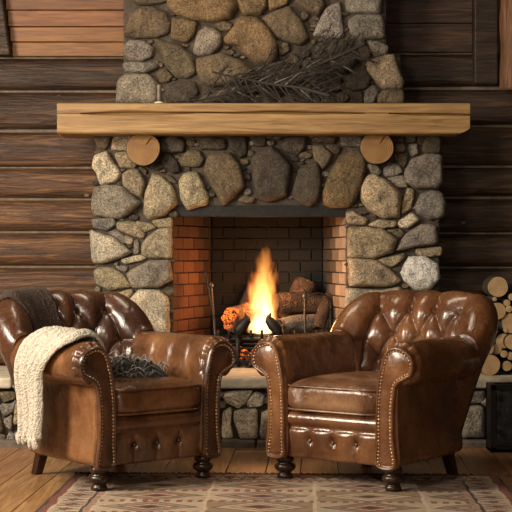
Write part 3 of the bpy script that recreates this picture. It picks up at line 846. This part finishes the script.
# ------------------------------------------------------------ rug
m,nt,b=newmat('kilim'); a=nt.nodes.new('ShaderNodeAttribute'); a.attribute_name='Col'; v=coords(nt)
c=mixc(nt,a.outputs['Color'],ramp(nt,[(.3,(.55,.5,.46)),(.62,(1.25,1.22,1.18))],tex(nt,coords(nt,(1,4,1)),26,5,.75)),1.0,'MULTIPLY')
nt.links.new(c,b.inputs['Base Color']); b.inputs['Roughness'].default_value=.95
bump(nt,b,tex(nt,v,160,3,.6),.7,.006); M['rug']=m
RW,RL=1.93,2.0; nx,ny=386,400
cb=np.array((.40,.32,.23));ct=np.array((.22,.155,.10));cr=np.array((.19,.065,.045));cd=np.array((.05,.035,.028));cp=np.array((.34,.23,.18))
def rugcol(x,y):    # x from left edge, y from back edge (metres)
    e=min(x,RW-x,y,RL-y)
    if e<.018: return cd
    if e<.05: return cr*.9
    if e<.062: return cb
    if e<.175:
        s=(y if min(x,RW-x)==e else x); t=(e-.062)/.113; f=(s/.11)%1
        d=abs(f-.5)*2; k=abs(t-.5)*2
        if k+d<.55: return cr if k+d<.35 else cd
        if abs(t-(.5+.42*(abs(((s/.055)%1)-.5)*2-.5)*2))<.10: return cd*1.3
        return cp if (int(s/.11)%2) else cb
    if e<.187: return cd
    if e<.215: return cr if ((x+y)/.03)%1<.5 else cb
    X=x-.215;Y=y-.215
    rx=X/.44;ry=Y/.26; fx,fy=rx%1-.5,ry%1-.5; d=abs(fx)*1.0+abs(fy)*1.0; par=(int(rx)+int(ry))%3
    st=math.floor(d*14)/14
    if abs(fx)>.485: return cb*1.15
    if d<.10: return cd
    if d<.18: return cr
    if d<.24: return cb*1.1
    if d<.30: return [ct,cr*.9,cd*2][par]
    if d<.42: return [cb,ct,cp*.8][par]
    if d<.46: return cd*1.5
    if abs(fy)>.40 and (X/.045)%1<.5: return cr*1.1 if par else ct*.8
    return [ct*1.15,cb*.9,cb][par]
mb=MB(); vs=[];fs=[];cs=[]
for i in range(nx):
    for j in range(ny):
        x=RW*i/(nx-1);y=RL*j/(ny-1); n=noise.noise((x*8,y*8,0))*.01
        cs.append(tuple(float(q) for q in rugcol(min(RW,max(0,x+n)),min(RL,max(0,y+n)))))
        z=.007+.002*noise.noise((x*5,y*5,2)) if 0<i<nx-1 and 0<j<ny-1 else 0
        vs.append((x+.004*noise.noise((y*6,1,0)),-y,max(.0,z)+.0004))
for i in range(nx-1):
    for j in range(ny-1):
        q=i*ny+j; fs.append((q,q+1,q+ny+1,q+ny))
mb.v=vs;mb.f=fs;mb.c=cs
rug=mb.build('woven_rug',M['rug']); rug.location=(-.83,.47,.0); rug.rotation_euler=(0,0,math.radians(-2.0))
tag(rug,'flat woven rug with red and beige diamonds and fringed ends, under the two armchairs','rug')
mb=MB(); x=0
while x<RW:
    L=rnd(.03,.055); a=rnd(-.4,.4); mb.tube([(x,-.004,.004),(x+a*L*.5,L*.5,.005),(x+a*L,L,.002)],[.003,.0028,.001],5); x+=.009
mb.build('fringe',plain('fringe_yarn',(.07,.055,.045),.95),rug).__setitem__('kind','stuff')

# ------------------------------------------------------------ hearth things
lg=[(498,287,10,'topmost of the firewood stack, pale round end'),(497.5,311,8.3,'firewood log just below the topmost one, beside the armchair back'),
    (511.5,323,10,'firewood log cut by the right edge of the photo, midway up the stack'),(503.5,341,7.5,'firewood log at the middle of the stack, over the dark gap'),
    (486,348,7.6,'firewood log resting directly above the lowest one, against the armchair'),(490,365,10.2,'lowest firewood log of the stack, on the hearth slab'),
    (512,342,7.5,'firewood log at the right edge under the one the photo cuts in half'),(492,331,5.5,'small firewood log behind the armchair back, mid-stack'),
    (497,349,5.2,'small firewood log wedged between the two next to the armchair'),
    (507,372-6,5,'small firewood log on the hearth slab right of the lowest large one'),
    (507,303,3.4,'thin split stick, upper right of the stack'),(512,297,3.6,'thin split stick at the very right of the stack top'),(488.5,302,2.6,'thin split stick between the top two logs, left'),
    (494.5,299,2.2,'tiny split stick just under the topmost log'),(509,309,3.4,'thin split stick right of the second log'),(506,330,2.6,'thin split stick over the middle of the stack'),
    (504,354,3.6,'thin split stick low in the stack, near the dark gap'),(511,356,4,'thin split stick low at the right edge')]
for i,(px,py,r,l) in enumerate(lg):
    D=7.56+rnd(-.02,.03); c=W(px,py,D); o=log_mesh('firewood_log',r/F*D,.20,M['bark'],M['cutpale'],None,False,i+2)
    o.location=c; o.rotation_euler=(0,rnd(0,6),rnd(-.02,.02)); tag(o,l,'firewood','split firewood stacked on the hearth')
# far part of the pile, past the frame, that the visible logs lean on
for i in range(14):
    px=524+(i%3)*18; py=364-(i//3)*18
    if py<290: continue
    c=W(px,py,7.58); o=log_mesh('firewood_log',8.5/F*7.58,.4,M['bark'],M['cutpale'],None,False,i+40); o.location=c
    tag(o,'firewood log of the pile beyond the right edge of the photo','firewood','firewood beyond the frame')
# logs of the second row show as dark bark between the first
for i,(px,py) in enumerate(((506,292),(500,325),(488,322),(505,352),(484,362),(500,366),(486,337))):
    c=W(px,py,7.80); o=log_mesh('firewood_log',8/F*7.7,.4,M['bark'],M['bark'],None,False,i+70); o.location=c
    tag(o,'dark firewood log of the row behind, in the gaps of the stack','firewood','firewood of the rear row')

# black box at the hearth
bx=empty('hearth_box',(1.40,1.17,.0),0,'black box with a shiny grey-streaked front, standing against the hearth at the right edge','box')
m,nt,b=newmat('hide'); v=coords(nt,(4,1,1),(0,.5,0)); n=tex(nt,v,6,7,.75,1.5)
nt.links.new(ramp(nt,[(.45,(.008,.009,.011)),(.62,(.03,.034,.042)),(.75,(.22,.24,.27))],n),b.inputs['Base Color']); b.inputs['Roughness'].default_value=.35; bump(nt,b,n,.6,.01); M['hide']=m
x0,x1=-.205,.22; z1=.345; fw=.03
mb=MB(); mb.box((x0,0,0),(x1,.14,.02)); mb.box((x0,.0,0),(x0+fw,.16,z1)); mb.box((x1-fw,.0,0),(x1,.16,z1)); mb.box((x0,.13,0),(x1,.16,z1)); mb.box((x0,0,z1-fw),(x1,.02,z1)); mb.box((x0,0,0),(x1,.02,fw))
bevel(mb.build('frame',M['iron'],bx,False),.004)
P=np.zeros((40,30,3))
for i in range(40):
    for j in range(30):
        u=i/39;v=j/29; P[i,j]=(x0+fw+(x1-x0-2*fw)*u,.012-.02*math.sin(PI*u)*math.sin(PI*v)+.004*noise.noise((u*7,v*7,0)),fw+(z1-2*fw)*v)
mb=MB(); mb.grid(P); mb.build('front_panel',M['hide'],bx)
# low dark wooden stool at the right edge
st=empty('wooden_footstool',(1.26,-.25,0),0,'low dark reddish wooden stool, cut off by the bottom right edge of the photo','stool')
mb=MB(); 
mb.box((-.21+.145,-.75,.015),(.30,.45,.20)); bevel(mb.build('side_panel',M['darkwood'],st,False),.006)
mb=MB(); mb.box((-.225+.145,-.77,.20),(.32,.47,.225)); bevel(mb.build('stool_top',M['darkwood'],st,False),.008)

# candlestick on the mantel
c=W(159,103,7.78)
cs_=empty('candlestick',(c.x,c.y,1.841),0,'slim grey candlestick with a pale base, on the left part of the mantel','candlestick')
mb=MB(); mb.lathe([(.026,0),(.028,.004),(.022,.009),(.008,.012)],n=20); mb.build('base',plain('bone',(.55,.48,.38),.5),cs_)
mb=MB(); mb.lathe([(.010,.010),(.012,.03),(.011,.06),(.013,.095),(.010,.104),(.002,.106)],n=16); mb.build('candle',plain('grey_wax',(.16,.13,.10),.5),cs_)

# dry conifer branch lying on the mantel
M['twig']=plain('twig',(.030,.022,.017),.8,0,60,.5,.3); M['twigt']=plain('twig_tip',(.17,.14,.11),.7)
def V3(px,py,D): return W(px,py,D)
def branch(name,stem,D,n,lab,seed,up=1):
    random.seed(seed); S=[V3(x,y,D+.03*math.sin(i)) for i,(x,y) in enumerate(stem)]
    C=catmull([tuple(p) for p in S],60,False); mb=MB(); mb.tube([tuple(p) for p in C],list(np.linspace(.005,.011,60)),8)
    o=mb.build(name,M['twig']); tag(o,lab,'branch','dry conifer branches on the mantel')
    tw=[]
    for k in range(n):
        f=(k+.5)/n; i=int(f*56)+2; p=Vector(C[i]); T=Vector(C[i]-C[i-2]).normalized()
        for sd in(-1,1):
            ang=sd*rnd(.45,.95)*up; L=rnd(.14,.34)*(.45+.75*math.sin(PI*min(1,f*1.05)))
            d=Vector((-T.x*math.cos(ang)+T.z*math.sin(ang),rnd(-.28,.28),-T.z*math.cos(ang)-T.x*math.sin(ang))).normalized()
            d=-d; d.y=rnd(-.25,.22)
            pts=[p+d*L*q/6+Vector((0,0,-.03*(q/6)**2*L/.2)) for q in range(7)]
            for q in pts: q.z=max(q.z,1.848); q.y=min(q.y,1.985)
            mb=MB(); mb.tube(pts,list(np.linspace(.0042,.0016,7)),6); tw.append((pts,L)); mb.build('twig',M['twig'] if rnd(0,1)<.8 else M['twigt'],o)
    mb=MB()
    for pts,L in tw:
        for q in range(int(L*150)):
            f=rnd(.1,1)*5.99; a=pts[int(f)].lerp(pts[min(6,int(f)+1)],f%1); T=(pts[-1]-pts[0]).normalized()
            d=(T+Vector((rnd(-.8,.8),rnd(-.8,.8),rnd(-.8,.8)))).normalized()*rnd(.018,.045); e=a+d; e.z=max(e.z,1.845); e.y=min(e.y,1.99)
            mb.tube([a,e],[.0016,.0007],4,False)
    nd=mb.build('needles',M['twig'],o); tag(nd,kind='stuff')
branch('conifer_branch',[(176,101),(205,99),(240,90),(275,82),(305,70),(335,58),(366,43)],7.86,25,'dry dark conifer branch rising to the right, on the mantel against the chimney',3)
branch('conifer_branch',[(212,72),(240,78),(270,84),(300,88),(330,96)],7.80,17,'shorter dry conifer branch fanning left in front of the long one, on the mantel',5,1)
random.seed(21)

# ------------------------------------------------------------ the fire
def bent_log(name,a,b,r,mat,lab,grp,seed,bend=.01):
    n=26;m_=18;mb=MB(); a=Vector(a);b=Vector(b);T=(b-a).normalized(); s=T.cross(Vector((0,0,1))).normalized(); u=s.cross(T); P=[]
    for i in range(m_):
        f=i/(m_-1); p=a.lerp(b,f)+u*bend*math.sin(PI*f)
        rr=r*(.9 if i in(0,m_-1) else 1)
        P.append([tuple(p+(s*math.cos(2*PI*k/n)+u*math.sin(2*PI*k/n))*rr*(1+.22*noise.noise((math.cos(2*PI*k/n)*2.2,math.sin(2*PI*k/n)*2.2,f*3+seed))+.06*noise.noise((k*1.3,f*30,seed)))) for k in range(n)])
    mb.grid(np.array(P),False,True); mb.f.append(tuple(range(n-1,-1,-1))); mb.f.append(tuple((m_-1)*n+k for k in range(n)))
    o=mb.build(name,mat); tag(o,lab,'log',grp); return o
def charred(name,glow,c=(.03,.022,.018)):
    m,nt,b=newmat(name); v=coords(nt); n=tex(nt,v,14,6,.7,.6)
    vo=N(nt,'ShaderNodeTexVoronoi'); vo.feature='DISTANCE_TO_EDGE'; vo.inputs['Scale'].default_value=62; nt.links.new(v,vo.inputs['Vector'])
    nt.links.new(ramp(nt,[(.3,tuple(x*.5 for x in c)),(.6,c),(.75,tuple(min(1,x*3) for x in c))],n),b.inputs['Base Color']); b.inputs['Roughness'].default_value=.9
    p=bump(nt,b,n,1,.02); bump(nt,b,vo.outputs['Distance'],.8,.02,p)
    if glow:
        e=ramp(nt,[(.44,(0,0,0)),(.485,(.8,.10,.012)),(.50,(1,.30,.05)),(.515,(.8,.10,.012)),(.56,(0,0,0))],tex(nt,coords(nt,(1,1,1.6)),22,3,.6,1.8))
        e=mixc(nt,e,ramp(nt,[(.42,(0,0,0)),(.6,(1,1,1))],tex(nt,v,9,3,.5)),1.0,'MULTIPLY')
        nt.links.new(e,b.inputs['Emission Color']); b.inputs['Emission Strength'].default_value=glow
    return m
M['char']=charred('charred_wood',0); M['glow']=charred('glowing_wood',3.0,(.10,.045,.02)); M['ember']=charred('embers',2.2,(.03,.015,.01)); M['ashlog']=charred('ashen_wood',0,(.22,.20,.18))
M['barklog']=charred('barked_wood',0,(.085,.05,.03))
g='logs burning in the firebox'
bent_log('burning_log',W(231,321,8.16),W(262,312,8.42),.070,M['glow'],'glowing charred log to the left of the flame',g,1)
bent_log('burning_log',W(279,327,8.14),W(322,324,8.30),.052,M['ashlog'],'ash-whitened log right of the flame, lowest in the firebox',g,2)
bent_log('burning_log',W(276,303,8.28),W(328,306,8.38),.060,M['barklog'],'dark barked log above the ash-whitened one in the firebox',g,3)
bent_log('burning_log',W(290,322,8.40),W(308,282,8.45),.075,M['barklog'],'thick brown log leaning upright at the back right of the firebox',g,4)
bent_log('burning_log',W(236,326,8.36),W(262,276,8.48),.040,M['char'],'thin dark log leaning behind the left side of the flame',g,5)
bent_log('burning_log',W(318,330,8.20),W(330,296,8.36),.035,M['barklog'],'short log standing against the right brick side of the firebox',g,6)
# grate
gr=empty('fire_grate',(.05,2.2,.37),0,'low black iron grate with bars, holding the burning logs','grate')
def ch2(o): o.parent=gr; o.matrix_parent_inverse=Matrix.Translation(gr.location).inverted()
zb=.525
for y in(2.09,2.33):
    mb=MB(); mb.tube([(X(214,8.1),y,zb),(X(332,8.1),y,zb)],.011,10); ch2(mb.build('rail',M['iron']))
for k in range(11):
    x=X(218,8.1)+k*.063; mb=MB(); mb.tube([(x,2.06,zb+.05),(x,2.07,zb+.012),(x,2.10,zb),(x,2.36,zb)],.0075,8); ch2(mb.build('bar',M['iron']))
for x in(X(222,8.1),X(322,8.1)):
    for y in(2.09,2.33):
        mb=MB(); mb.tube([(x,y,.37),(x,y,zb)],.011,8); ch2(mb.build('leg',M['iron']))
mb=MB(); 
for k in range(5): mb.tube([(X(222,8.1),2.085,.40+k*.024),(X(322,8.1),2.085,.40+k*.024)],.004,6)
ch2(mb.build('front_mesh',M['iron']))
mb=MB()
for k in range(150):
    p=(rnd(X(226,8.1),X(300,8.1)),rnd(2.12,2.34),rnd(.40,.46)); r=rnd(.012,.026)
    P=[]
    for i in range(7):
        f=-PI/2+PI*i/6; P.append([(p[0]+r*math.cos(f)*math.cos(t)*rnd(.85,1.1),p[1]+r*math.cos(f)*math.sin(t),p[2]+r*.7*math.sin(f)) for t in [q*PI/4 for q in range(8)]])
    mb.grid(np.array(P),False,True)
o=mb.build('embers',M['ember'],None); tag(o,'bed of dull red embers under the grate','embers',None,'stuff')
# andirons with curled horns
for px,s,lab in ((243,1,'black iron andiron with a curled horn, left of the flame'),(273,-1,'black iron andiron with a curled horn, right of the flame')):
    c=W(px,333,8.07); an=empty('andiron',(c.x,c.y,.365),0,lab,'andiron','pair of andirons')
    z0=c.z-.365
    mb=MB(); mb.tube([(-.03*s,0,z0-.01),(-.022*s,0,z0+.02),(.0,0,z0+.045),(.022*s,0,z0+.075),(.024*s,0,z0+.095),(.012*s,0,z0+.115)],[.026,.032,.033,.026,.014,.003],14); mb.build('horn',M['iron'],an)
    mb=MB(); mb.tube([(-.03*s,0,.0),(-.03*s,0,z0)],.014,10); mb.tube([(-.03*s,0,z0-.04),(-.03*s,.32,z0-.04)],.010,8); mb.build('shank',M['iron'],an)
    mb=MB(); mb.tube([(-.09*s,-.02,.006),(-.03*s,0,.05),(.03*s,-.02,.006)],.010,8); mb.build('feet',M['iron'],an)
# fire irons
def twisted(name,a,b,r,lab,cat,grp=None,mat='iron'):
    mb=MB(); n=90; P=[]; a=Vector(a);b=Vector(b); T=(b-a).normalized(); s=T.cross(Vector((0,1,0))).normalized();u=s.cross(T)
    for i in range(n):
        f=i/(n-1);p=a.lerp(b,f); tw=f*60
        P.append([tuple(p+(s*math.cos(t)+u*math.sin(t))*r*(1 if (q%2==0) else .6)) for q,t in [(q,tw+q*PI/4) for q in range(8)]])
    mb.grid(np.array(P),False,True); mb.lathe([(.001,-.02),(.012,-.012),(.015,0),(.010,.012),(.001,.02)],b,12)
    o=mb.build(name,M[mat]); tag(o,lab,cat,grp); return o
M['steel']=plain('worn_steel',(.09,.075,.065),.45,.7,50,.4,.3)
twisted('fire_poker',W(305,352,8.06),W(305,296,8.06),.008,'upright twisted grey steel poker, right of the flame','poker',None,'steel')
twisted('fire_tongs',W(217,358,8.06),W(211,285,8.10),.008,'upright twisted fire iron, at the left brick side','fire iron',None,'steel')
mb=MB(); mb.tube([W(205+i*1.2,270+i*7,8.08) for i in range(11)],.005,8); o=mb.build('fire_rod',M['iron']); tag(o,'thin plain iron rod leaning across the twisted one, at the left brick side','fire iron')
mb=MB(); c=W(318,306,8.12); mb.tube([c+Vector((.075*math.cos(t),0,.075*math.sin(t))) for t in np.linspace(-.3,PI+.3,26)],.005,8); mb.tube([c+Vector((.072,0,-.02)),c+Vector((.072,0,-.26))],.005,8); mb.tube([c+Vector((-.072,0,-.02)),c+Vector((-.072,0,-.26))],.005,8)
o=mb.build('log_hoop',M['iron']); tag(o,'arched thin iron hoop in front of the logs, right side of the firebox','hoop')
# flame : glowing gas inside a tapered tongue
def flame(loc,R,H,seed,strength,lab,lean=0):
    nl=np.array([(.80,0),(1.0,.08),(1.06,.22),(1.03,.42),(.95,.60),(.78,.76),(.48,.90),(.05,1.02)])
    mb=MB(); n=24; P=[]
    for k in range(40):
        f=k/39; r=np.interp(f*1.02,nl[:,1],nl[:,0])*R*1.12
        cx=lean*f*f+.014*math.sin(f*7+seed)*f
        P.append([(cx+r*math.cos(t)*(1+.1*noise.noise((math.cos(t)*2,math.sin(t)*2,f*3+seed))),r*.75*math.sin(t),H*f*1.02) for t in [2*PI*q/n for q in range(n)]])
    mb.grid(np.array(P),False,True); mb.f.append(tuple(range(n-1,-1,-1))); mb.f.append(tuple(39*n+q for q in range(n)))
    flip=1
    m=bpy.data.materials.new('flame'); m.use_nodes=True; nt=m.node_tree; nt.nodes.clear(); L=nt.links.new
    out=nt.nodes.new('ShaderNodeOutputMaterial'); em=nt.nodes.new('ShaderNodeEmission'); L(em.outputs[0],out.inputs['Volume'])
    tc=nt.nodes.new('ShaderNodeTexCoord'); sx=nt.nodes.new('ShaderNodeSeparateXYZ'); L(tc.outputs['Object'],sx.inputs[0])
    def mt(op,a,b=None,c=None):
        q=nt.nodes.new('ShaderNodeMath'); q.operation=op
        for i,vv in enumerate((a,b,c)):
            if vv is None: continue
            if hasattr(vv,'node'): L(vv,q.inputs[i])
            else: q.inputs[i].default_value=vv
        return q.outputs[0]
    f=mt('DIVIDE',sx.outputs[2],H)
    mp=nt.nodes.new('ShaderNodeMapping'); mp.inputs['Scale'].default_value=(1,1,.35); mp.inputs['Location'].default_value=(seed,seed*2,seed*3); L(tc.outputs['Object'],mp.inputs[0])
    nz=mt('SUBTRACT',tex(nt,mp.outputs[0],15,3,.6,.5),.5); nz2=mt('SUBTRACT',tex(nt,mp.outputs[0],38,2,.6,.3),.5)
    cx=mt('ADD',mt('MULTIPLY',mt('MULTIPLY',f,f),lean),mt('MULTIPLY',mt('SINE',mt('MULTIPLY_ADD',f,7,seed)),mt('MULTIPLY',f,.014)))
    x=mt('ADD',mt('SUBTRACT',sx.outputs[0],cx),mt('MULTIPLY',nz,mt('MULTIPLY',f,.16)))
    d=mt('SQRT',mt('ADD',mt('MULTIPLY',x,x),mt('MULTIPLY',mt('MULTIPLY',sx.outputs[1],1.33),mt('MULTIPLY',sx.outputs[1],1.33))))
    fc=nt.nodes.new('ShaderNodeFloatCurve'); cu=fc.mapping.curves[0]
    pts=[(y,min(1,xx/1.06)) for xx,y in nl[:-1]]+[(1,0.03)]
    cu.points[0].location=pts[0]; cu.points[1].location=pts[-1]
    for p in pts[1:-1]: cu.points.new(*p)
    fc.mapping.update(); L(f,fc.inputs['Value'])
    q=mt('DIVIDE',d,mt('MULTIPLY_ADD',fc.outputs[0],R*1.02,.002))
    q=mt('ADD',q,mt('MULTIPLY',nz2,mt('MULTIPLY_ADD',f,.9,.25)))
    mr=nt.nodes.new('ShaderNodeMapRange'); mr.interpolation_type='SMOOTHSTEP'; L(q,mr.inputs[0]); mr.inputs[1].default_value=1.0; mr.inputs[2].default_value=.35; mr.inputs[3].default_value=0; mr.inputs[4].default_value=1
    I=mr.outputs[0]
    colf=mt('MULTIPLY',I,mt('SUBTRACT',1.15,mt('MULTIPLY',f,.75)))
    col=ramp(nt,[(.0,(1,.10,.008)),(.35,(1,.27,.03)),(.7,(1,.50,.12)),(1,(1,.72,.34))],colf)
    L(col,em.inputs[0]); st=mt('MULTIPLY',mt('POWER',I,1.3),mt('MULTIPLY',mt('SUBTRACT',1.12,mt('POWER',f,1.6)),strength)); L(st,em.inputs[1])
    o=mb.build('flame',m); o.location=loc
    bm=bmesh.new(); bm.from_mesh(o.data); bmesh.ops.recalc_face_normals(bm,faces=bm.faces); bm.to_mesh(o.data); bm.free()
    tag(o,lab,'flame','flames of the log fire'); return o
c=W(263,334,8.26); flame((c.x,c.y,c.z),.088,.52,1.3,30,'tall bright yellow flame in the middle of the firebox')
c=W(254,333,8.22); flame((c.x,c.y,c.z),.055,.32,4.1,30,'lower orange flame licking the left side of the tall one',-.01)
c=W(270,333,8.30); flame((c.x,c.y,c.z),.05,.40,7.7,24,'narrow orange flame rising behind the right side of the tall one',.015)

# ------------------------------------------------------------ light, camera
def area(name,loc,to,sx,sy,e,c):
    l=bpy.data.lights.new(name,'AREA'); l.shape='RECTANGLE'; l.size=sx;l.size_y=sy;l.energy=e;l.color=c
    o=bpy.data.objects.new(name,l); COL.objects.link(o); o.location=loc; o.rotation_euler=(Vector(to)-Vector(loc)).to_track_quat('-Z','Y').to_euler(); return o
area('window_light',(-3.1,-1.2,2.1),(.1,1.3,.55),1.0,1.3,185,(1,.87,.70))
area('room_light',(-2.0,-3.6,3.0),(.2,1.5,.6),.9,.6,60,(1,.86,.70))
area('front_fill',(.1,-6.6,1.9),(.1,1.4,.4),.7,.5,42,(1,.87,.72))  # unseen lamp added behind the camera to light the hearth between the chairs
area('ceiling_lamp',(-.5,.7,3.15),(-.2,1.3,0),.8,.5,16,(1,.80,.58))
l=bpy.data.lights.new('fire_light','POINT'); l.energy=10; l.color=(1,.42,.14); l.shadow_soft_size=.10
o=bpy.data.objects.new('fire_light',l); COL.objects.link(o); o.location=(.03,2.12,.80)
w=bpy.data.worlds.new('room_air'); SC.world=w; w.use_nodes=True; w.node_tree.nodes['Background'].inputs[0].default_value=(1,.80,.62,1); w.node_tree.nodes['Background'].inputs[1].default_value=.045
cam=bpy.data.cameras.new('camera'); cam.sensor_width=36; cam.lens=F/512*36; cam.clip_end=60
co=bpy.data.objects.new('camera',cam); COL.objects.link(co); co.location=(0,-6,1); co.rotation_euler=(PI/2,0,0); SC.camera=co
vs_=SC.view_settings; vs_.view_transform='Standard'; vs_.look='None'; vs_.exposure=.18; vs_.gamma=1; vs_.use_curve_mapping=False
